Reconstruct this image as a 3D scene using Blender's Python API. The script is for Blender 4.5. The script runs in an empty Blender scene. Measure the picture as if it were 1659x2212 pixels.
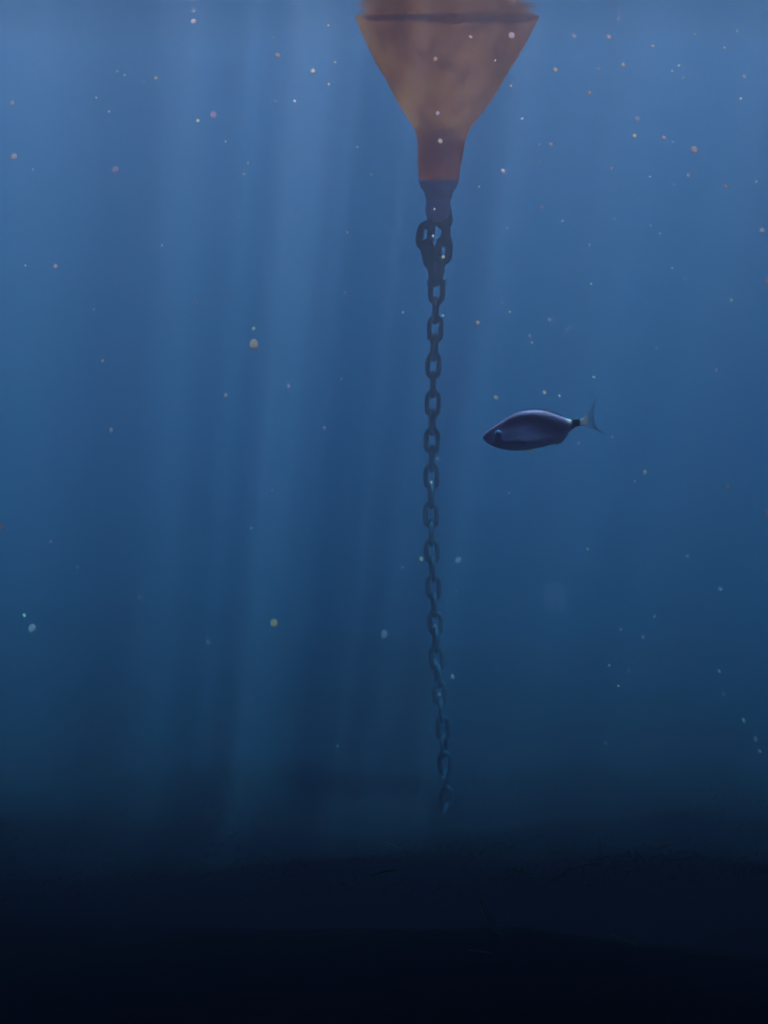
import bpy, bmesh, math, random
from mathutils import Vector, Matrix, noise
random.seed(7)
R = math.radians
# ------------------------------------------------------------------ camera, sky, sun, exposure
TILT = 15.5
FPX, CX, CY = 3500.0, 829.5, 1106.0          # focal length and centre of the photograph in 1659 x 2212 px
CAM = Vector((0, 0, -0.10))
cam_d = bpy.data.cameras.new("camera"); cam = bpy.data.objects.new("camera", cam_d)
bpy.context.scene.collection.objects.link(cam)
cam.location = CAM; cam.rotation_euler = (R(90 - TILT), 0, 0)
cam_d.sensor_fit = 'VERTICAL'; cam_d.sensor_height = 24
cam_d.lens = 24 * FPX / (2 * CY)
cam_d.clip_start = 0.02; cam_d.clip_end = 400
sc = bpy.context.scene; sc.camera = cam
SUN_EL, SUN_AZ = 78.5, 148.0                  # high, slightly behind the camera and to the right
world = bpy.data.worlds.new("World"); sc.world = world; world.use_nodes = True
wn = world.node_tree.nodes; wl = world.node_tree.links
sky = wn.new("ShaderNodeTexSky"); sky.sky_type = 'NISHITA'; sky.sun_disc = False
sky.sun_elevation = R(SUN_EL); sky.sun_rotation = R(SUN_AZ)
wl.new(sky.outputs[0], wn['Background'].inputs[0]); wn['Background'].inputs[1].default_value = 0.06
sun_d = bpy.data.lights.new("sun", 'SUN'); sun_d.energy = 5.0; sun_d.angle = R(0.5); sun_d.color = (1, 0.97, 0.92)
sun = bpy.data.objects.new("sun", sun_d); sc.collection.objects.link(sun)
to_sun = Vector((math.sin(R(SUN_AZ)) * math.cos(R(SUN_EL)), math.cos(R(SUN_AZ)) * math.cos(R(SUN_EL)), math.sin(R(SUN_EL))))
sun.rotation_euler = (-to_sun).to_track_quat('-Z', 'Y').to_euler()
sun.location = to_sun * 30
sc.view_settings.view_transform = 'Standard'; sc.view_settings.look = 'None'
sc.view_settings.exposure = 4.85; sc.view_settings.gamma = 1
sc.render.engine = 'CYCLES'
cy = sc.cycles
cy.use_denoising = True; cy.volume_bounces = 1; cy.max_bounces = 6; cy.transparent_max_bounces = 16
cy.use_adaptive_sampling = False
SHADE_EDGE = 3.02                             # where the added caster's shadow ends on the water, metres ahead
# ------------------------------------------------------------------ helpers
C = sc.collection
def P(px, py, y):
    """point at world distance y ahead seen at photograph pixel (px, py)"""
    t = R(TILT)
    d = Vector((1, 0, 0)) * ((px - CX) / FPX) + Vector((0, math.sin(t), math.cos(t))) * ((CY - py) / FPX) + Vector((0, math.cos(t), -math.sin(t)))
    return CAM + d * (y / d.y)
def S(py, y):
    """metres per pixel at pixel row py and distance y"""
    t = R(TILT); return (y / (math.sin(t) * ((CY - py) / FPX) + math.cos(t))) / FPX
def tag(o, label=None, cat=None, group=None, kind=None):
    for k, v in (('label', label), ('category', cat), ('group', group), ('kind', kind)):
        if v: o[k] = v
    return o
def obj(name, bm, mat, parent=None, smooth=True):
    me = bpy.data.meshes.new(name)
    if isinstance(bm, tuple): me.from_pydata(*bm)
    else: bm.to_mesh(me); bm.free()
    if smooth:
        for p in me.polygons: p.use_smooth = True
    if mat: me.materials.append(mat)
    o = bpy.data.objects.new(name, me); C.objects.link(o)
    if parent is not None:
        o.parent = parent
        o.matrix_parent_inverse = Matrix.Identity(4)
    return o
def empty(name, loc):
    o = bpy.data.objects.new(name, None); C.objects.link(o); o.location = loc; o.empty_display_size = .05
    return o
def mat(name):
    m = bpy.data.materials.new(name); m.use_nodes = True
    nt = m.node_tree; return m, nt.nodes, nt.links, nt.nodes['Principled BSDF']
def node(n, t, **kw):
    x = n.new(t)
    for k, v in kw.items():
        if k in ('ins',):
            for a, b in v.items(): x.inputs[a].default_value = b
        else: setattr(x, k, v)
    return x
def ramp(n, stops):
    r = n.new('ShaderNodeValToRGB')
    while len(r.color_ramp.elements) < len(stops): r.color_ramp.elements.new(.5)
    for e, (p, c) in zip(r.color_ramp.elements, stops): e.position = p; e.color = (*c, 1) if len(c) == 3 else c
    return r
def tube(bm, pts, rads, seg=10, closed=False, cap=True):
    rings = []
    n = len(pts)
    up = Vector((0.13, 0.3, 0.94)).normalized()
    for i, p in enumerate(pts):
        a = pts[(i - 1) % n] if (closed or i) else p
        b = pts[(i + 1) % n] if (closed or i < n - 1) else p
        t = (b - a).normalized(); u = t.cross(up)
        if u.length < 1e-4: u = t.cross(Vector((1, 0, 0)))
        u.normalize(); v = t.cross(u)
        r = rads[i] if isinstance(rads, (list, tuple)) else rads
        rings.append([bm.verts.new(p + (u * math.cos(2 * math.pi * k / seg) + v * math.sin(2 * math.pi * k / seg)) * r) for k in range(seg)])
    m = n if closed else n - 1
    for i in range(m):
        A, B = rings[i], rings[(i + 1) % n]
        for k in range(seg): bm.faces.new((A[k], A[(k + 1) % seg], B[(k + 1) % seg], B[k]))
    if not closed and cap:
        bm.faces.new(rings[0][::-1]); bm.faces.new(rings[-1])
    return rings
def lathe(bm, prof, seg=64, rough=0, fr=8.0, open_top=False):
    """prof: list of (centre, radius) from bottom to top"""
    rings = []
    for c, r in prof:
        ring = []
        for k in range(seg):
            a = 2 * math.pi * k / seg
            d = Vector((math.cos(a), math.sin(a), 0))
            q = c + d * r
            if rough: q = c + d * (r + rough * (noise.noise(q * fr) + .5 * noise.noise(q * fr * 2.7)))
            ring.append(bm.verts.new(q))
        rings.append(ring)
    for A, B in zip(rings, rings[1:]):
        for k in range(seg): bm.faces.new((A[k], A[(k + 1) % seg], B[(k + 1) % seg], B[k]))
    bm.faces.new(rings[0][::-1])
    if not open_top: bm.faces.new(rings[-1])
def catmull(P0, n):
    out = []
    for i in range(len(P0) - 1):
        a, b, c, d = P0[max(i - 1, 0)], P0[i], P0[i + 1], P0[min(i + 2, len(P0) - 1)]
        for k in range(n):
            t = k / n
            out.append(tuple(.5 * (2 * b[j] + (c[j] - a[j]) * t + (2 * a[j] - 5 * b[j] + 4 * c[j] - d[j]) * t * t + (3 * b[j] - a[j] - 3 * c[j] + d[j]) * t ** 3) for j in range(len(b))))
    out.append(tuple(P0[-1])); return out
# ------------------------------------------------------------------ materials
# water surface: mirror by Fresnel, otherwise lets daylight through; noise painted into its transparency makes the beams
SUNLIGHT_TINT = (0.98, 0.51, 0.455)  # surface filter chosen to balance the colour of the sunlight below
def m_surface():
    m, n, l, p = mat('water_surface'); n.remove(p); out = n['Material Output']
    co = node(n, 'ShaderNodeNewGeometry')
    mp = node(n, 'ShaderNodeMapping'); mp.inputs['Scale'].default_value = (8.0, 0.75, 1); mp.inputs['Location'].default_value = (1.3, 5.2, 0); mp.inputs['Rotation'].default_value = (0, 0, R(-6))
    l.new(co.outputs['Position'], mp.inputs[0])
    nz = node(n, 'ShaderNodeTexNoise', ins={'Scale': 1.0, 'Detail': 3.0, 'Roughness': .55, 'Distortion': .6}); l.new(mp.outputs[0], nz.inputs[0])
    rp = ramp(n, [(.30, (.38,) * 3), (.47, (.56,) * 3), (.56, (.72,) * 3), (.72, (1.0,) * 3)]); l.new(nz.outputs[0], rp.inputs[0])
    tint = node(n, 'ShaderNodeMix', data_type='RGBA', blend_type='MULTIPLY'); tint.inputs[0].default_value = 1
    l.new(rp.outputs[0], tint.inputs[6]); tint.inputs[7].default_value = (*SUNLIGHT_TINT, 1)
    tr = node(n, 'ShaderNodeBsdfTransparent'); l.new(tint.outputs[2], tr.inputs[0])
    gl = node(n, 'ShaderNodeBsdfGlossy', ins={'Roughness': .06}); gl.inputs[0].default_value = (.95, .95, .95, 1)
    fr = node(n, 'ShaderNodeFresnel', ins={'IOR': 1.333})
    bz = node(n, 'ShaderNodeTexNoise', ins={'Scale': 7.0, 'Detail': 2.0}); l.new(co.outputs['Position'], bz.inputs[0])
    bp = node(n, 'ShaderNodeBump', ins={'Strength': .25, 'Distance': .02}); l.new(bz.outputs[0], bp.inputs['Height'])
    l.new(bp.outputs[0], gl.inputs['Normal'])
    mx = node(n, 'ShaderNodeMixShader'); l.new(fr.outputs[0], mx.inputs[0]); l.new(tr.outputs[0], mx.inputs[1]); l.new(gl.outputs[0], mx.inputs[2])
    l.new(mx.outputs[0], out.inputs[0]); return m
SIG_S = (0.295, 0.120, 0.158); SIG_A = (0.755, 0.390, 0.252)       # per metre
def m_haze():
    m, n, l, p = mat('sea_water'); n.remove(p); out = n['Material Output']
    ss = [x for x in SIG_S]; aa = [x for x in SIG_A]
    ds = max(ss); sv = node(n, 'ShaderNodeVolumeScatter', ins={'Density': ds, 'Anisotropy': .12}); sv.inputs['Color'].default_value = (*[x / ds for x in ss], 1)
    da = max(aa) * 1.05; av = node(n, 'ShaderNodeVolumeAbsorption', ins={'Density': da}); av.inputs['Color'].default_value = (*[1 - x / da for x in aa], 1)
    ad = node(n, 'ShaderNodeAddShader'); l.new(sv.outputs[0], ad.inputs[0]); l.new(av.outputs[0], ad.inputs[1]); l.new(ad.outputs[0], out.inputs['Volume'])
    return m
def m_noise(name, c1, c2, c3, scale, rough=.8, bump=.3, dist=.003, metallic=0, coord='Object'):
    m, n, l, p = mat(name)
    tc = node(n, 'ShaderNodeTexCoord')
    nz = node(n, 'ShaderNodeTexNoise', ins={'Scale': scale, 'Detail': 8.0, 'Roughness': .65, 'Distortion': .5}); l.new(tc.outputs[coord], nz.inputs[0])
    rp = ramp(n, [(.32, c1), (.5, c2), (.68, c3)]); l.new(nz.outputs[0], rp.inputs[0]); l.new(rp.outputs[0], p.inputs['Base Color'])
    n2 = node(n, 'ShaderNodeTexNoise', ins={'Scale': scale * 5, 'Detail': 6.0}); l.new(tc.outputs[coord], n2.inputs[0])
    bp = node(n, 'ShaderNodeBump', ins={'Strength': bump, 'Distance': dist}); l.new(n2.outputs[0], bp.inputs['Height']); l.new(bp.outputs[0], p.inputs['Normal'])
    p.inputs['Roughness'].default_value = rough; p.inputs['Metallic'].default_value = metallic; p.inputs['Specular IOR Level'].default_value = .12
    return m
M_buoy = m_noise('weathered_orange_hull', (.80, .20, .07), (.95, .32, .12), (1.0, .45, .2), 6, .75, .5, .004)
def make_translucent(m, fac, col):
    n, l = m.node_tree.nodes, m.node_tree.links; p = n['Principled BSDF']
    t = node(n, 'ShaderNodeBsdfTranslucent'); t.inputs[0].default_value = (*col, 1)
    x = node(n, 'ShaderNodeMixShader', ins={0: fac}); l.new(p.outputs[0], x.inputs[1]); l.new(t.outputs[0], x.inputs[2]); l.new(x.outputs[0], n['Material Output'].inputs[0])
make_translucent(M_buoy, .5, (.85, .11, .035))
tn = M_buoy.node_tree.nodes; tl_ = M_buoy.node_tree.links
tx = node(tn, 'ShaderNodeTexNoise', ins={'Scale': 9.0, 'Detail': 7.0, 'Roughness': .7}); tcr = ramp(tn, [(.36, (.38, .042, .014)), (.5, (.66, .085, .028)), (.66, (.80, .125, .034))])
tcc = node(tn, 'ShaderNodeTexCoord'); tl_.new(tcc.outputs['Object'], tx.inputs[0]); tl_.new(tx.outputs[0], tcr.inputs[0])
tl_.new(tcr.outputs[0], [q for q in tn if q.bl_idname == 'ShaderNodeBsdfTranslucent'][0].inputs[0])
M_buoydark = m_noise('fouled_collar', (.50, .16, .26), (.70, .24, .38), (.85, .34, .48), 14, .85, .6, .003)
M_chain = m_noise('fouled_chain_steel', (.050, .038, .060), (.090, .068, .100), (.15, .11, .15), 30, .8, .7, .002)
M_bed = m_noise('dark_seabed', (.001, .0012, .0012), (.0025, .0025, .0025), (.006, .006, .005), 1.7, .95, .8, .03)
M_caster = m_noise('grey_shade_caster', (.12, .10, .08), (.22, .19, .16), (.32, .29, .25), 4, .8)
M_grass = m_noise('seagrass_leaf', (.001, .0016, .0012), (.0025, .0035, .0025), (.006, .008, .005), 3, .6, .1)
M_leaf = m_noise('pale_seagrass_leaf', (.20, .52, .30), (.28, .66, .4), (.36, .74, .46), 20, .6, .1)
# ------------------------------------------------------------------ the setting
def bed_z(x, y):
    K = [(-9, 1.1), (0, 1.0), (1.4, 1.06), (2.0, 1.30), (2.5, 1.53), (3.0, 1.72), (3.5, 1.89), (4.0, 2.06), (5, 2.27), (6.5, 2.5), (9, 2.85), (14, 3.3), (20, 4.0), (60, 4.0)]
    for (y0, z0), (y1, z1) in zip(K, K[1:]):
        if y0 <= y <= y1:
            z = z0 + (z1 - z0) * (y - y0) / (y1 - y0); break
    z -= .15 * noise.noise(Vector((x * .9, y * .9, 0))) + .035 * noise.noise(Vector((x * 3, y * 3, 4)))
    return -z
vs, fs = [], []
NX, NY = 130, 150
for j in range(NY + 1):
    y = -6 + 30 * (j / NY) ** 1.35
    for i in range(NX + 1):
        x = 18 * (2 * i / NX - 1) * (abs(2 * i / NX - 1) ** .35)
        vs.append((x, y, bed_z(x, y)))
for j in range(NY):
    for i in range(NX):
        a = j * (NX + 1) + i; fs.append((a, a + 1, a + NX + 2, a + NX + 1))
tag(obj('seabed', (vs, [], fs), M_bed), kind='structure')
def wave_z(x, y):
    q = Vector((x * .9, y * .7, 0))
    return .012 * noise.noise(q) + .007 * noise.noise(q * 2.6) + .003 * noise.noise(q * 6)
vs, fs = [], []
NX, NY = 220, 240
for j in range(NY + 1):
    y = -6 + 30 * (j / NY) ** 1.2
    for i in range(NX + 1):
        x = 18 * (2 * i / NX - 1) * (abs(2 * i / NX - 1) ** .3)
        vs.append((x, y, wave_z(x, y)))
for j in range(NY):
    for i in range(NX):
        a = j * (NX + 1) + i; fs.append((a, a + 1, a + NX + 2, a + NX + 1))
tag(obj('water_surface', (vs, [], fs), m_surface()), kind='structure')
bm = bmesh.new(); bmesh.ops.create_cube(bm, size=1)
hz = obj('haze', bm, m_haze(), smooth=False); hz.scale = (35.6, 29.6, 5.6); hz.location = (0, 9, -2.77)
for v in hz.data.vertices: v.co = Vector((v.co.x * 35.6, v.co.y * 29.6, v.co.z * 5.6))
hz.scale = (1, 1, 1)
tag(hz, 'blue sea water dimming everything with distance', kind='stuff')
# unseen slab and slats added overhead and behind the diver to shade the near water
caster = empty('shade_caster', (0, -2, .35)); tag(caster, 'grey slatted shade caster added out of view above and behind the viewer', 'shade_caster')
bm = bmesh.new()
y, gap = SHADE_EDGE - .62, .0006
while y < SHADE_EDGE + .34:
    bmesh.ops.create_cube(bm, size=1, matrix=Matrix.Translation((0, y + .006 + 2, .02)) @ Matrix.Diagonal((24, .012, .02, 1)))
    if y > SHADE_EDGE - .45: gap += .0004        # gaps widen towards the edge to soften the added shadow
    y += .012 + gap
obj('shade_slats', bm, M_caster, caster, smooth=False)
bm = bmesh.new()
bmesh.ops.create_cube(bm, size=1, matrix=Matrix.Translation((0, (SHADE_EDGE - .5 - 5) / 2 + 2, -.12)) @ Matrix.Diagonal((23.8, SHADE_EDGE - .5 + 4.9, .2, 1)))
obj('float', bm, M_caster, caster, smooth=False)  # solid slab of the added shade caster
# ------------------------------------------------------------------ seagrass
def ribbon(vs, fs, base, d, L, w, bend, n=6, side=None):
    d = d.normalized(); sd = side or d.cross(Vector((random.uniform(-1, 1), random.uniform(-1, 1), .2))).normalized()
    b0 = len(vs)
    for k in range(n + 1):
        t = k / n
        c = base + d * (L * t) + bend * (L * t * t)
        ww = w * (1 if t < .8 else (1 - t) / .2 * .8 + .2) * .5
        vs.append(tuple(c - sd * ww)); vs.append(tuple(c + sd * ww))
    for k in range(n): fs.append((b0 + 2 * k, b0 + 2 * k + 1, b0 + 2 * k + 3, b0 + 2 * k + 2))
vs, fs = [], []
for i in range(26000):
    y = random.uniform(2.75, 8.5); x = random.uniform(-1, 1) * (1.0 + y * .42)
    if noise.noise(Vector((x * 1.1, y * 1.1, 9))) < -.45: continue
    a = random.uniform(0, 6.28)
    ribbon(vs, fs, Vector((x, y, bed_z(x, y) - .01)), Vector((math.cos(a) * .45, math.sin(a) * .45, 1)), random.uniform(.02, .045), random.uniform(.003, .006),
           Vector((random.uniform(-.1, .6), random.uniform(-.4, .3), -.35)), 5)
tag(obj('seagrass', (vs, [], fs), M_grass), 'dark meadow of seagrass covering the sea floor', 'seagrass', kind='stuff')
leaves = [((1037, 1938), (1092, 2024), .5, 7, 'long pale seagrass leaf slanting down to the right near the foot of the chain'),
          ((778, 1905), (862, 1880), -.5, 5, 'curved seagrass leaf lying left of the foot of the chain'),
          ((834, 1820), (868, 1834), -.2, 4, 'short faint seagrass leaf highest to the left of the chain'),
          ((1104, 1878), (1172, 1900), -.2, 4, 'faint seagrass leaf lying right of the foot of the chain'),
          ((1224, 1886), (1300, 1862), -.4, 5, 'teal seagrass leaf curling on the lit patch at right'),
          ((1322, 2018), (1392, 2046), .1, 3, 'thin seagrass leaf rightmost on the sea floor'),
          ((1010, 2052), (1068, 2060), -.15, 3, 'short pale seagrass leaf below the long slanting leaf')]
for (a, b, bend, w, lab) in leaves:
    ya, yb = 3.55, 3.45
    def onbed(px, py):
        lo, hi = 1.5, 8
        for _ in range(30):
            mid = (lo + hi) / 2; q = P(px, py, mid)
            if q.z > bed_z(q.x, q.y) + .16: lo = mid
            else: hi = mid
        return P(px, py, lo)
    A, B = onbed(*a), onbed(*b)
    mid = Vector((0, 0, 0)); vs, fs = [], []
    dirv = (B - A); L = dirv.length
    perp = dirv.cross(Vector((0, 1, 0))).normalized()
    bb = len(vs)
    for k in range(13):
        t = k / 12; c = dirv * t + perp * (-bend * L * .8 * t * (1 - t))
        ww = S(a[1], A.y) * w * .5 * math.sin(math.pi * min(max(t, .06), .94)) ** .4
        sd = (perp * .9 + Vector((0, -.45, 0)))
        vs.append(tuple(c - sd * ww)); vs.append(tuple(c + sd * ww))
    for k in range(12): fs.append((2 * k, 2 * k + 1, 2 * k + 3, 2 * k + 2))
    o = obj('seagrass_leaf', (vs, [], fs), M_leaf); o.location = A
    so = o.modifiers.new('thick', 'SOLIDIFY'); so.thickness = .001
    tag(o, lab, 'seagrass leaf', 'loose seagrass leaves on the sea floor')
# ------------------------------------------------------------------ mooring buoy
D = 4.0
buoy = empty('mooring_buoy', P(946, 410, D))
tag(buoy, 'orange brown cone shaped mooring buoy, wide at the waterline and pointing down', 'buoy')
o0 = buoy.location
hp = [(949, 392, 43), (949, 380, 45), (950, 350, 47.5), (952, 318, 50), (953, 300, 52.5), (955, 285, 58), (957, 270, 66), (960, 200, 113), (963, 110, 163), (966, 55, 190), (967, 28, 204)]
hp = catmull([tuple(map(float, h)) for h in hp], 5)
prof = [(P(a, b, D) - o0, r * S(b, D)) for a, b, r in hp]
top, rt = prof[-1]
prof += [(top + Vector((.003, 0, .03)), rt * 1.03), (top + Vector((.004, 0, .05)), rt * 1.035), (top + Vector((.005, 0, .055)), rt * 1.02), (top + Vector((.005, 0, .05)), rt * .99)]      # bowl with a rolled rim, left open so sunlight glows through the shell
bm = bmesh.new(); lathe(bm, prof, 96, .0035, 14, True); hull = obj('hull', bm, M_buoy, buoy)
bm = bmesh.new()
lathe(bm, [(P(947, 428, D) - o0, 28 * S(420, D)), (P(947, 414, D) - o0, 31 * S(420, D)), (P(948, 404, D) - o0, 40 * S(400, D)), (P(949, 388, D) - o0, 44.5 * S(390, D)), (P(949, 384, D) - o0, 40 * S(390, D))], 48, .002, 30)
obj('collar', bm, M_buoydark, buoy)
bm = bmesh.new()
lathe(bm, [(P(945, 478, D) - o0, 17 * S(440, D)), (P(945, 470, D) - o0, 24 * S(440, D)), (P(946, 455, D) - o0, 27.5 * S(440, D)), (P(947, 440, D) - o0, 26 * S(440, D)), (P(947, 426, D) - o0, 28 * S(440, D))], 40, .004, 35)
obj('swivel', bm, M_buoydark, buoy); bm = bmesh.new()
pts = []
s = S(440, D)
for k in range(18):
    a = math.pi * 2 * k / 18
    pts.append(P(947, 436, D) - o0 + Vector((math.cos(a) * 17 * s, math.sin(a) * 3 * s, math.sin(a) * 17 * s)))
tube(bm, pts, 6 * s, 10, closed=True); obj('swivel_eye', bm, M_chain, buoy)
# ------------------------------------------------------------------ chains
def link_bm(scale, w=17.5, Lh=30.0, wire=5.2):
    """stadium link, long axis Z, in the XZ plane; sizes in pixels x scale"""
    bm = bmesh.new(); r = (w - wire); hh = Lh - wire - r; pts = []
    for k in range(9):
        a = math.pi * k / 8; pts.append(Vector((math.cos(a) * r, 0, hh + math.sin(a) * r)))
    for k in range(9):
        a = math.pi + math.pi * k / 8; pts.append(Vector((math.cos(a) * r, 0, -hh + math.sin(a) * r)))
    # extra points along the straight sides
    full = []
    for i, p in enumerate(pts):
        full.append(p); q = pts[(i + 1) % len(pts)]
        if (p - q).length > hh * 1.2:
            full += [p.lerp(q, .33), p.lerp(q, .66)]
    full = [p * scale for p in full]
    rings = tube(bm, full, wire * scale, 10, closed=True)
    sd = random.uniform(0, 50)
    for v in bm.verts:
        v.co += v.co.normalized() * noise.noise(v.co / scale * .12 + Vector((sd, 0, 0))) * wire * scale * .28
    return bm
def chain(name, pts, label, yrow, twist0=0, **kw):
    """pts: (px, py, yaw in degrees) of each link centre"""
    root = empty(name, P(pts[0][0], pts[0][1], D)); tag(root, label, 'chain')
    meshes = []
    for i in range(4):
        meshes.append(obj('chain_link', link_bm(S(yrow, D), **kw), M_chain, root))
    for i, (px, py, yaw) in enumerate(pts):
        o = meshes[i] if i < 4 else meshes[i % 4].copy()
        if i >= 4: C.objects.link(o); o.parent = root
        q = P(px, py, D); o.location = q - root.location
        a = P(*pts[max(i - 1, 0)][:2], D); b = P(*pts[min(i + 1, len(pts) - 1)][:2], D)
        lean = math.atan2(b.x - a.x, a.z - b.z)
        o.rotation_euler = Matrix.Rotation(-lean, 3, 'Y').to_euler()
        o.rotation_euler = (Matrix.Rotation(-lean, 3, 'Y') @ Matrix.Rotation(R(yaw), 3, 'Z')).to_euler()
        f = S(py, D) / S(yrow, D) * (1.0 if len(pts) < 8 else 1)
        o.scale = (1, 1, 1)
    for i in range(len(pts), 4):
        bpy.data.objects.remove(meshes[i])
    return root
faces = [(940, 711), (936, 790), (935, 872), (933, 952), (932, 1030), (931, 1112), (933, 1190), (936, 1268), (940, 1345), (943, 1421), (949, 1497), (956, 1573), (961, 1648), (964, 1722), (967, 1796), (969, 1869), (971, 1941)]
pts = [(941, 671, 78)]
for i, (x, y) in enumerate(faces):
    pts.append((x, y, random.uniform(-16, 16)))
    if i < len(faces) - 1:
        x2, y2 = faces[i + 1]; pts.append(((x + x2) / 2, (y + y2) / 2, 90 + random.uniform(-22, 22)))
chain('mooring_chain', pts, 'long dark mooring chain hanging from the buoy down to the sea floor', 1100)
chain('bridle_chain', [(938, 468, 70), (919, 509, 12), (925, 549, 55), (934, 588, 80)], 'short left strand of fouled chain between buoy and main chain', 520, w=20, Lh=33, wire=8.2)
chain('bridle_chain', [(957, 463, 10), (963, 502, 75), (958, 541, 8), (951, 582, 80)], 'short right strand of fouled chain between buoy and main chain', 520, w=20, Lh=33, wire=8.2)
# shackle joining both strands to the chain: bow + pin
s = S(630, D)
sh = empty('shackle', P(943, 628, D)); tag(sh, 'bulky rusted shackle joining the two short chain strands to the long chain', 'shackle')
bm = bmesh.new(); bow = []
for k in range(15):
    a = math.pi * k / 14; bow.append(Vector((math.cos(a) * 13 * s, 0, (-8 - math.sin(a) * 18) * s)))
bow = [Vector((13 * s, 0, 22 * s))] + bow + [Vector((-13 * s, 0, 22 * s))]
tube(bm, bow, 6.2 * s, 10); obj('bow', bm, M_chain, sh)
bm = bmesh.new(); tube(bm, [Vector((-21 * s, 0, 18 * s)), Vector((21 * s, 0, 18 * s))], 5.5 * s, 12); 
obj('pin', bm, M_chain, sh)
bm = bmesh.new(); lathe(bm, [(Vector((0, 0, 26 * s)), 9 * s), (Vector((0, 0, 34 * s)), 15 * s), (Vector((0, 0, 50 * s)), 17 * s), (Vector((-.002, 0, 62 * s)), 13 * s)], 20, .002, 40)
obj('weed_clump', bm, M_buoydark, sh)
# ------------------------------------------------------------------ fish (saddled sea bream)
FY = 3.42
fc = P(1145, 930, FY); fsx = S(930, FY)
ZS = 1659 / 2500 / 3.016                      # zoomed picture px -> photograph px of the 1659 wide copy
def fp(zx, zy, dy=0):
    px, py = (1500 * .6636 + zx * ZS), (1250 * .6636 + zy * ZS)
    return Vector(((px - 1145) * fsx, dy, -(py - 930) * fsx))
up = [(220, 522), (236, 494), (262, 466), (300, 438), (335, 412), (370, 388), (450, 331), (540, 283), (620, 257), (720, 248), (800, 257), (900, 285), (1000, 322), (1060, 344), (1110, 346), (1150, 344), (1190, 338), (1215, 330)]
lo = [(220, 540), (236, 564), (262, 581), (300, 603), (335, 620), (370, 632), (450, 650), (540, 657), (620, 654), (720, 640), (800, 622), (900, 593), (1000, 535), (1060, 474), (1110, 432), (1150, 414), (1190, 408), (1215, 410)]
prof = catmull([(float(a[0]), float(a[1]), float(b[1])) for a, b in zip(up, lo)], 4)
bm = bmesh.new(); rings = []; SEG = 40
for x, yu, yl in prof:
    cyy = (yu + yl) / 2; hh = (yl - yu) / 2
    t = (x - 220) / 995
    wd = 78 * (math.sin(math.pi * min(1, max(0, t * .93 + .035)) ** .62)) ** .9 + 6
    if t > .82: wd = max(9 * (1 - (t - .82) / .18) + 3, 3)if t > .9 else wd * .8 + 2
    wd = min(wd, hh * .92)
    ring = []
    for k in range(SEG):
        a = 2 * math.pi * k / SEG
        cz, cw = math.cos(a), math.sin(a)
        zz = cyy - hh * cz
        ww = wd * (abs(cw) ** .68) * (1 if cw > 0 else -1)
        # mouth slit, gill cover edge
        dm = abs(zz - (540 - (x - 225) * .08)) if x < 292 else 99
        if dm < 7: ww *= .72 + .28 * dm / 7
        gx = 440 + 26 * math.cos((zz - 500) / 90)
        if abs(x - gx) < 14 and 400 < zz < 610: ww *= 1 - .05 * (1 - abs(x - gx) / 14)
        de = math.hypot(x - 362, zz - 470)
        if de < 52: ww *= 1 - .05 * (1 - de / 52)
        ring.append(bm.verts.new(fp(x, zz, -ww * ZS * fsx)))
    rings.append(ring)
for A, B in zip(rings, rings[1:]):
    for k in range(SEG): bm.faces.new((A[k], A[(k + 1) % SEG], B[(k + 1) % SEG], B[k]))
bm.faces.new(rings[0][::-1]); bm.faces.new(rings[-1])
bmesh.ops.recalc_face_normals(bm, faces=bm.faces)
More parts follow.
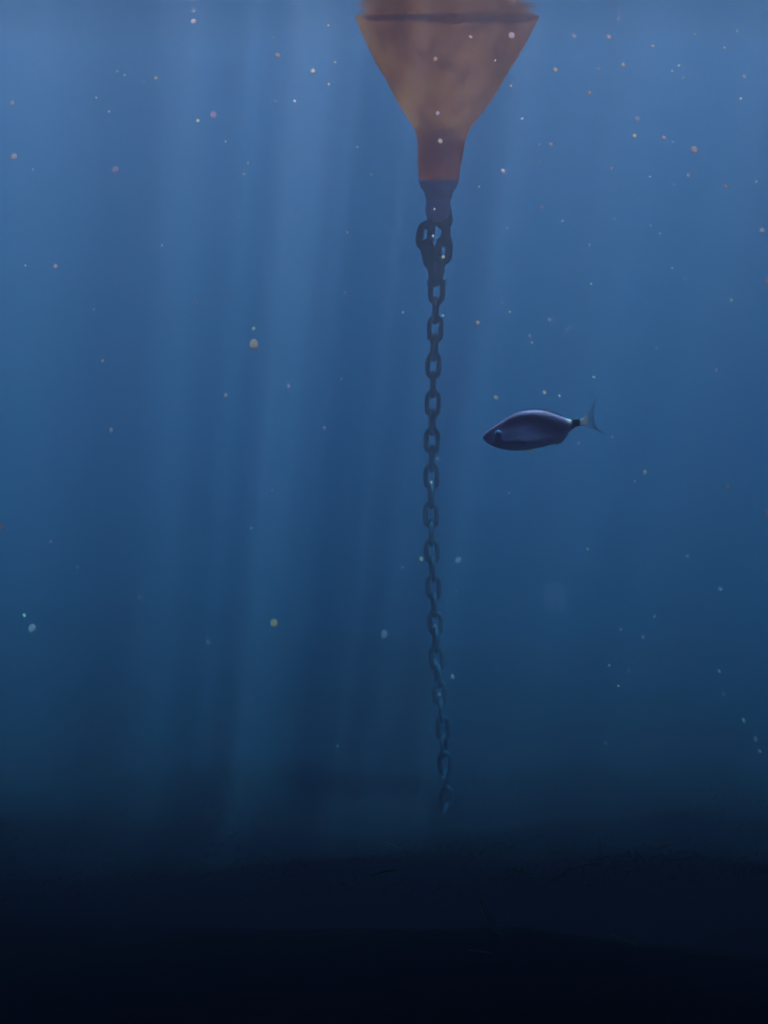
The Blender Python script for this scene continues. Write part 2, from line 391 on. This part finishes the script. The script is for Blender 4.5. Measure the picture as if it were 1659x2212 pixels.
def m_fish():
    m, n, l, p = mat('silver_blue_fish_skin')
    tc = node(n, 'ShaderNodeTexCoord'); sp = node(n, 'ShaderNodeSeparateXYZ'); l.new(tc.outputs['Object'], sp.inputs[0])
    # along the body: 0 snout .. 1 tail base
    x0, x1 = fp(220, 0).x, fp(1215, 0).x
    mr = node(n, 'ShaderNodeMapRange'); mr.inputs[1].default_value = x0; mr.inputs[2].default_value = x1; l.new(sp.outputs[0], mr.inputs[0])
    z0, z1 = fp(0, 657).z, fp(0, 248).z
    mz = node(n, 'ShaderNodeMapRange'); mz.inputs[1].default_value = z0; mz.inputs[2].default_value = z1; l.new(sp.outputs[2], mz.inputs[0])
    ab = node(n, 'ShaderNodeAttribute', attribute_name='back_to_belly'); nz = node(n, 'ShaderNodeTexNoise', ins={'Scale': 60.0, 'Detail': 3.0}); l.new(tc.outputs['Object'], nz.inputs[0])
    ad = node(n, 'ShaderNodeMath', operation='MULTIPLY_ADD'); l.new(nz.outputs[0], ad.inputs[0]); ad.inputs[1].default_value = .12; l.new(ab.outputs['Fac'], ad.inputs[2])
    vert = ramp(n, [(.05, (1.0, .75, .95)), (.34, (.90, .42, .80)), (.52, (.40, .16, .36)), (.78, (.50, .17, .36)), (1.0, (.60, .18, .30))]); l.new(ad.outputs[0], vert.inputs[0])  # countershaded skin; belly and back lifted, flank lowered to even out the sunlight
    # long fine stripes of the scale rows
    wv = node(n, 'ShaderNodeTexWave', ins={'Scale': 70.0, 'Distortion': 2.0, 'Detail': 2.0}); wv.bands_direction = 'Z'; l.new(tc.outputs['Object'], wv.inputs[0])
    m1 = node(n, 'ShaderNodeMix', data_type='RGBA', blend_type='MULTIPLY'); m1.inputs[0].default_value = .25; l.new(vert.outputs[0], m1.inputs[6]); l.new(wv.outputs[0], m1.inputs[7])
    n3 = node(n, 'ShaderNodeMath', operation='MULTIPLY_ADD'); l.new(nz.outputs[0], n3.inputs[0]); n3.inputs[1].default_value = .03; l.new(mr.outputs[0], n3.inputs[2])
    # white / black / white saddle on the tail base
    band = ramp(n, [(.0, (0,) * 3), (.815, (0,) * 3), (.838, (1,) * 3), (.872, (1,) * 3), (.880, (0,) * 3), (.966, (0,) * 3), (.985, (1,) * 3)]); l.new(n3.outputs[0], band.inputs[0])
    blk = ramp(n, [(.0, (0,) * 3), (.872, (0,) * 3), (.884, (1,) * 3), (.962, (1,) * 3), (.975, (0,) * 3)]); l.new(n3.outputs[0], blk.inputs[0])
    hi = ramp(n, [(.60, (.10,) * 3), (.86, (1,) * 3)]); l.new(ab.outputs['Fac'], hi.inputs[0])
    bm2 = node(n, 'ShaderNodeMath', operation='MULTIPLY'); l.new(band.outputs[0], bm2.inputs[0]); l.new(hi.outputs[0], bm2.inputs[1])
    m2 = node(n, 'ShaderNodeMix', data_type='RGBA'); l.new(bm2.outputs[0], m2.inputs[0]); l.new(m1.outputs[2], m2.inputs[6]); m2.inputs[7].default_value = (1.0, .38, .36, 1)
    m3 = node(n, 'ShaderNodeMix', data_type='RGBA'); l.new(blk.outputs[0], m3.inputs[0]); l.new(m2.outputs[2], m3.inputs[6]); m3.inputs[7].default_value = (.006, .005, .010, 1)
    l.new(m3.outputs[2], p.inputs['Base Color'])
    vo = node(n, 'ShaderNodeTexVoronoi', ins={'Scale': 170.0}); l.new(tc.outputs['Object'], vo.inputs[0])
    bp = node(n, 'ShaderNodeBump', ins={'Strength': .25, 'Distance': .0008}); l.new(vo.outputs[0], bp.inputs['Height']); l.new(bp.outputs[0], p.inputs['Normal'])
    p.inputs['Roughness'].default_value = .5; p.inputs['Metallic'].default_value = .15; p.inputs['Specular IOR Level'].default_value = .2; p.inputs['Specular Tint'].default_value = (1, .4, .3, 1)
    return m
fish = empty('fish', fc); tag(fish, 'dark silvery sea bream with a black spot on its tail base swimming left', 'fish')
body = obj('body', bm, m_fish(), fish)
at = body.data.attributes.new('back_to_belly', 'FLOAT', 'POINT')
for i in range(len(body.data.vertices)): at.data[i].value = .5 + .5 * math.cos(2 * math.pi * (i % SEG) / SEG)
def m_fin(name, col, alpha):
    m, n, l, p = mat(name); p.inputs['Base Color'].default_value = (*col, 1); p.inputs['Roughness'].default_value = .5
    tc = node(n, 'ShaderNodeTexCoord'); nz = node(n, 'ShaderNodeTexNoise', ins={'Scale': 150.0, 'Detail': 2.0}); l.new(tc.outputs['Object'], nz.inputs[0])
    rp = ramp(n, [(.3, (alpha * .6,) * 3), (.7, (min(1, alpha * 1.3),) * 3)]); l.new(nz.outputs[0], rp.inputs[0]); l.new(rp.outputs[0], p.inputs['Alpha'])
    p.inputs['Transmission Weight'].default_value = 0
    p.inputs['Subsurface Weight'].default_value = 0
    return m
def fin(name, outline, m, thick=2.0, dy=0, slope=(0, 0)):
    bm = bmesh.new()
    vs_ = [bm.verts.new(fp(x, y, dy + slope[0] * (x - outline[0][0]) * ZS * fsx)) for x, y in outline]
    f = bm.faces.new(vs_)
    bmesh.ops.triangulate(bm, faces=[f])
    o = obj(name, bm, m, fish, smooth=False)
    so = o.modifiers.new('thick', 'SOLIDIFY'); so.thickness = thick * ZS * fsx; so.offset = 0
    return o
M_fin = m_fin('dusky_fin', (.16, .14, .26), .5); M_fin2 = m_fin('pale_fin', (1.0, .32, .26), .9); M_tail = m_fin('tail_fin', (.34, .24, .38), .32)
tl = [(1205, 332), (1222, 312), (1250, 272), (1280, 215), (1305, 165), (1324, 132), (1318, 178), (1306, 232), (1290, 280), (1262, 330), (1246, 368),
      (1268, 392), (1310, 412), (1360, 438), (1405, 474), (1445, 520), (1398, 496), (1345, 468), (1290, 444), (1240, 424), (1205, 410)]
fin('tail_fin', tl, M_tail, 4)
fin('tail_root', [(1200, 340), (1222, 315), (1240, 300), (1248, 330), (1238, 370), (1226, 408), (1200, 404)], M_fin2, 9)
fin('dorsal_fin', [(560, 282), (600, 248), (660, 236), (740, 234), (820, 240), (860, 246), (930, 274), (990, 300), (1030, 328), (1000, 330), (900, 296), (800, 266), (700, 256), (620, 266)], M_fin, 3)
fin('dorsal_tip', [(815, 262), (835, 246), (862, 249), (895, 272), (880, 284)], M_fin2, 8)
fin('anal_fin', [(905, 588), (925, 600), (985, 588), (1040, 525), (1062, 486), (1030, 505), (960, 562)], M_fin2, 4)
fin('pelvic_fin', [(620, 648), (640, 660), (690, 668), (720, 664), (690, 640)], M_fin2, 4, -.012)
fin('pectoral_fin', [(470, 540), (500, 518), (560, 515), (610, 530), (640, 552), (580, 560), (510, 558)], M_fin, 3, -.026, (-.15, 0))
def disc(name, x, y, r, dy, depth, m, parent=fish):
    bm = bmesh.new(); bmesh.ops.create_uvsphere(bm, u_segments=28, v_segments=14, radius=1)
    rr = r * ZS * fsx
    for v in bm.verts: v.co = fp(x, y, dy) + Vector((v.co.x * rr, v.co.y * depth, v.co.z * rr))
    return obj(name, bm, m, parent)
mi, n_, l_, p_ = mat('eye_iris'); p_.inputs['Base Color'].default_value = (.16, .13, .26, 1); p_.inputs['Roughness'].default_value = .2
mp_, n_, l_, p_ = mat('eye_pupil'); p_.inputs['Base Color'].default_value = (.003, .003, .006, 1); p_.inputs['Roughness'].default_value = .1
for sd in (-1, 1):
    e = disc('eye', 362, 470, 40, sd * .0195, .0035, mi)
    disc('pupil', 362, 470, 23, sd * .0215, .0035, mp_, e)
# ------------------------------------------------------------------ drifting particles
def m_speck(name, col, a0, a1, core=None):
    m, n, l, p = mat(name); n.remove(p); out = n['Material Output']
    tr = node(n, 'ShaderNodeBsdfTranslucent'); tr.inputs[0].default_value = (*col, 1)
    df = node(n, 'ShaderNodeBsdfDiffuse'); df.inputs[0].default_value = (*col, 1)
    tp = node(n, 'ShaderNodeBsdfTransparent')
    lw = node(n, 'ShaderNodeLayerWeight', ins={'Blend': .5})
    rp = ramp(n, [(0, (a1,) * 3), (.30, (a1 * .9,) * 3), (.55, (a1 * .6,) * 3), (.85, (a1 * .1,) * 3)]); l.new(lw.outputs['Facing'], rp.inputs[0])
    a = node(n, 'ShaderNodeMixShader', ins={0: .7}); l.new(tr.outputs[0], a.inputs[1]); l.new(df.outputs[0], a.inputs[2])
    b = node(n, 'ShaderNodeMixShader'); l.new(rp.outputs[0], b.inputs[0]); l.new(tp.outputs[0], b.inputs[1]); l.new(a.outputs[0], b.inputs[2])
    l.new(b.outputs[0], out.inputs[0]); return m
KM = {'o': m_speck('orange_speck', (1.0, .20, .11), .8, 1.0), 'w': m_speck('white_speck', (1.0, .32, .32), .8, 1.0), 'p': m_speck('pink_speck', (1.0, .25, .25), .6, .8),
      'g': m_speck('green_speck', (.8, .40, .28), .7, .9), 'r': m_speck('red_speck', (1.0, .12, .10), .8, 1.0), 'f': m_speck('faint_speck', (1.0, .24, .30), .12, .4),
      'y': m_speck('yellow_speck', (1.0, .28, .18), .8, 1.0), 'b': m_speck('bright_speck', (1.0, .25, .20), .95, 1.0), 'j': m_speck('blurred_disc', (1.0, .3, .45), .03, .09)}
base = {}; auto = []
def speck_mesh(k, v):
    if (k, v) in base: return base[(k, v)]
    bm = bmesh.new(); bmesh.ops.create_icosphere(bm, subdivisions=3, radius=1)
    for q in bm.verts: q.co *= 1 + (.04 if k == 'j' else .22) * noise.noise(q.co * 1.3 + Vector((v * 7.3, 0, 3)))
    for q in bm.verts: q.co.y *= .9 if k == 'j' else .35
    me = bpy.data.meshes.new('particle'); bm.to_mesh(me); bm.free(); me.materials.append(KM[k])
    for p in me.polygons: p.use_smooth = True
    base[(k, v)] = me; return me
word = {'o': 'orange', 'w': 'white', 'p': 'pink', 'g': 'green', 'r': 'red', 'f': 'faint violet', 'j': 'faint', 'y': 'yellow', 'b': 'bright pale'}
def speck(px, py, r, k='p', label=None, flat=1.0, y=None):
    dy_ = random.uniform(.0, .3)
    if not y:
        y = 3.0
        for _ in range(6): y = SHADE_EDGE + .44 + .17 * max(0, -P(px, py, y).z) + dy_
    o = bpy.data.objects.new('particle', speck_mesh(k, random.randrange(3))); C.objects.link(o)
    o.location = P(px, py, y); s = S(py, y) * r * .95
    o.scale = (s, s, s * flat * (1 if k == 'j' else 1.25)); o.rotation_euler = (-random.uniform(.55, .85), random.uniform(-.4, .4), random.uniform(-.3, .3))
    if not label:
        h = 'left of the chain' if px < 915 else ('right of the chain' if px > 1010 else 'in front of the buoy and chain')
        if px < 330: h = 'near the left edge'
        if px > 1480: h = 'near the right edge'
        v = 'high up beside the buoy' if py < 420 else ('at mid water' if py < 1150 else ('in the deep blue' if py < 1700 else 'in the dark low water'))
        sz = 'tiny' if r < 3.2 else ('small' if r < 5.5 else 'round')
        label = f'{sz} {word[k]} drifting particle {v} {h}'; auto.append((o, px, py, r))
    tag(o, label, 'particle', 'particles drifting in the water')
speck(548, 744, 11, 'b', 'largest bright cream disc of plankton, alone at mid water left of the chain')
speck(548, 710, 4.5, 'g', 'green speck just above the large cream disc')
speck(951, 305, 6, 'b', 'bright pale ring floating in front of the buoy tip')
speck(940, 128, 5, 'o', 'orange speck in front of the middle of the buoy cone')
speck(592, 1346, 9, 'o', 'large dull orange ring floating low left of the chain')
speck(69, 1357, 9, 'p', 'large pink disc low by the left edge, beside a green speck')
speck(52, 1330, 4.5, 'g', 'green speck low by the left edge beside a pink disc')
speck(1200, 1290, 38, 'j', 'very large faint translucent out-of-focus disc below the fish')  # out-of-focus spot modelled as one large faint body
speck(1228, 715, 13, 'j', 'faint violet disc floating above the fish')
speck(910, 1208, 5, 'y', 'bright yellow ring touching the left side of the lower chain')
speck(978, 1462, 6, 'p', 'pale pink ring just right of the lower chain')
speck(461, 248, 8, 'f', 'largest pale violet ring high up left of the buoy')
speck(255, 1933, 5, 'o', 'upper of two orange specks low in the dark at left')
speck(231, 1978, 4.5, 'o', 'lower of two orange specks low in the dark at left')
speck(642, 1942, 10, 'g', 'dim green blob low in the dark left of the chain')
speck(1500, 323, 7.5, 'p', 'round pink disc high up by the right edge')
speck(1657, 1108, 4, 'r', 'red speck cut by the right edge at mid water')
speck(1573, 1051, 4.5, 'r', 'red speck at mid water near the right edge')
speck(1032, 698, 4.5, 'o', 'orange speck right of the chain above the fish head')
L = """169 12 6 p;418 46 6 p;600 119 6 p;945 245 5 p;1017 80 4.5 o;1105 77 7 p;1070 131 2 w;1087 369 5 b;1274 201 4.5 o;1371 294 4.5 y;1434 298 5 p;1487 379 4.5 p;
1568 403 4.5 r;1646 498 6 p;1580 649 4 g;1190 312 5 p;1165 312 4 f;1171 448 3.5 o;1277 614 3 g;1283 815 3.5 w;1275 747 2.5 g;1071 860 5 y;1176 848 4.5 y;1250 958 4 f;
1323 944 2.6 w;1145 727 4.5 f;1149 741 2.5 g;1187 691 4 f;957 682 3 g;488 854 5 p;623 834 4.5 f;701 925 4.5 f;737 820 2.5 w;425 654 3 r;527 376 3 y;535 353 3 y;595 219 2.8 y;637 219 3.2 w;
724 135 3.2 y;710 182 3 y;676 154 5 y;772 318 2.8 w;802 377 2.5 w;30 339 7 p;26 223 5 p;71 366 2.2 w;99 610 2.3 r;450 1387 5.5 f;1393 1021 5 p;1270 1187 3.5 g;1485 1202 4 p;
1556 1272 5.5 f;1414 1332 4.5 f;1389 1377 4.5 p;1336 1482 3 w;1554 1450 4 f;1563 1500 4 f;1607 1557 4.8 p;1632 1597 5.5 p;1641 1623 4.5 f;1202 1808 3.2 y;1434 1791 3.2 y;1379 1955 2.8 o;
1535 1962 3 y;1350 2031 2.5 w;729 1612 2.5 w;541 1510 2 w;543 1141 2.3 g;657 1168 2.3 w;742 1050 2 w;466 1079 2.2 w;228 1097 2.4 w;130 941 3 w;118 812 2 w;165 790 2 w;135 870 2 w;
932 1042 3.5 w;945 991 2 w;1336 41 3 p;1502 74 3 y;1593 67 3 g;1410 100 3.2 y;1347 140 5 y;1200 151 5 y;1452 154 3 w;1476 168 3 g;1608 165 5 f;1467 142 3.5 g;1293 149 3 y;1104 186 3 y;
1600 213 3 w;1128 256 2.8 w;1377 256 5.5 f;1453 307 2.5 w;1165 352 2.2 o;1404 382 2.8 w;1456 397 2.6 f;1634 393 3.5 w;1328 473 2.8 y;1215 477 2.5 w;1426 505 3 w;1405 488 2.5 w;1274 529 2.5 w;
1452 579 2.4 w;1035 404 2.5 w;1096 493 2.2 w;1321 364 4 f;1240 78 5.5 f;1315 80 5.5 p;1493 8 4 y;1565 103 3.5 y;1365 18 4 p;590 82 2.4 y;709 55 3 y;586 152 3 f;253 155 2.4 w;269 163 2.6 w;
311 178 2.2 y;337 169 4 y;208 211 2.4 w;236 242 2.6 w;427 261 4.5 y;487 306 2.6 w;522 263 3 f;533 425 2.4 y;515 469 2.4 y;562 501 2 w;750 503 2.5 w;277 393 2.2 y;55 574 2.3 w;249 367 9 f;
1358 1450 5 f;1340 1360 3 f;150 824 2.5 r;222 780 4 p;1208 855 3 w;1116 960 3 p;1085 655 3 f;1101 674 3 g;1480 604 3 f;1655 610 4 r;1548 800 4.5 f;1418 752 2 w;1383 780 2 w;1398 652 2 w;1372 1040 2 w;
1100 1065 3 f;1497 1095 2 f;1610 1010 3 f;990 1210 7 f;985 1278 3 f;870 1226 3 f;830 1370 8 f;1013 1900 3.5 f;909 1922 3 f;850 1830 2 f;318 1905 3 g;72 1900 4 f;1238 1712 2.5 f;484 1692 2 w;
133 1573 2.2 w;168 1226 3.5 f;1072 1448 3 f;1309 1605 3 f;1316 1438 3 w;940 1352 4 f;942 1432 4 f;949 1500 4 f;953 1587 3 f;957 1680 3 f;120 575 5 p;898 16 3 p;935 510 3 w;958 555 4 y;938 452 3 p;
640 470 2 w;820 650 3 f;870 675 2 w;745 632 2 w;350 530 2 w;203 668 2 w;236 735 2 w;410 537 2 f;560 560 3 f;300 640 2 f;390 880 2.5 f;240 930 5 p;110 1170 4 f;385 1138 2 w;407 1070 2 w;3 1138 5 r;588 1060 3 f;610 1258 3 f;300 1290 4 f"""
for it in L.replace('\n', '').split(';'):
    a = it.split()
    px, py, r = float(a[0]), float(a[1]), float(a[2])
    speck(px, py, r, a[3], flat=.5 if (px < 420 and 700 < py < 1300 and a[3] == 'w') else 1.0)

# automatic labels that still coincide are told apart by the nearest conspicuous thing
marks = [(548, 744, 'the largest cream disc'), (1140, 930, 'the fish'), (965, 150, 'the buoy cone'), (945, 530, 'the double chain strands'), (932, 1000, 'the middle of the chain'),
         (592, 1346, 'the dull orange ring'), (69, 1357, 'the pink disc at the left edge'), (1200, 1290, 'the faint out-of-focus disc'), (461, 248, 'the pale violet ring'), (1228, 715, 'the faint violet disc'),
         (978, 1462, 'the pale pink ring'), (1500, 323, 'the round pink disc by the right edge'), (255, 1933, 'the two orange specks'), (169, 12, 'the top left corner'), (1650, 20, 'the top right corner'), (1573, 1051, 'the red speck by the right edge')]
def side(dx, dy):
    a = math.degrees(math.atan2(-dy, dx)) % 360
    return ['right of', 'up right of', 'above', 'up left of', 'left of', 'down left of', 'below', 'down right of'][int((a + 22.5) // 45) % 8]
for rnd in range(3):
    seen = {}
    for e in auto: seen.setdefault(e[0]['label'], []).append(e)
    for lab, es in seen.items():
        if len(es) < 2: continue
        es.sort(key=lambda e: e[2])
        for i, (o, px, py, r) in enumerate(es):
            ms = sorted(marks, key=lambda q: math.hypot(q[0] - px, q[1] - py))
            m = ms[0]; d = math.hypot(m[0] - px, m[1] - py)
            first = o['label'].split(' drifting particle')[0]
            if rnd == 0: o['label'] = f"{first} drifting particle {'close ' if d < 120 else ('well ' if d > 330 else '')}{side(px - m[0], py - m[1])} {m[2]}"
            elif rnd == 1: o['label'] = ('upper ', 'lower ')[i] + lab if len(es) == 2 else ('highest ', 'middle ', 'lowest ', 'nethermost ')[min(i, 3)] + lab
            else: o['label'] = ('left-hand ', 'right-hand ')[px > sum(e[1] for e in es) / len(es)] + lab
# fine suspended dust, far too much to count
vs, fs = [], []
for i in range(2600):
    px, py = random.uniform(-40, 1700), 2100 * random.uniform(0, 1) ** 1.25
    y = random.uniform(3.2, 4.6); c = P(px, py, y)
    if c.z > -.02 or c.z < bed_z(c.x, c.y) + .05: continue
    r = S(py, y) * random.choice((.5, .6, .7, .8, .9, 1.1, 1.3)); b0 = len(vs)
    for d in ((1, 0, 0), (-1, 0, 0), (0, 1, 0), (0, -1, 0), (0, 0, 1), (0, 0, -1)):
        vs.append(tuple(c + Vector(d) * r * random.uniform(.5, 1.3)))
    for t in ((0, 2, 4), (2, 1, 4), (1, 3, 4), (3, 0, 4), (2, 0, 5), (1, 2, 5), (3, 1, 5), (0, 3, 5)): fs.append(tuple(b0 + q for q in t))
tag(obj('dust', (vs, [], fs), KM['w']), 'fine pale dust suspended throughout the water', 'dust', kind='stuff')
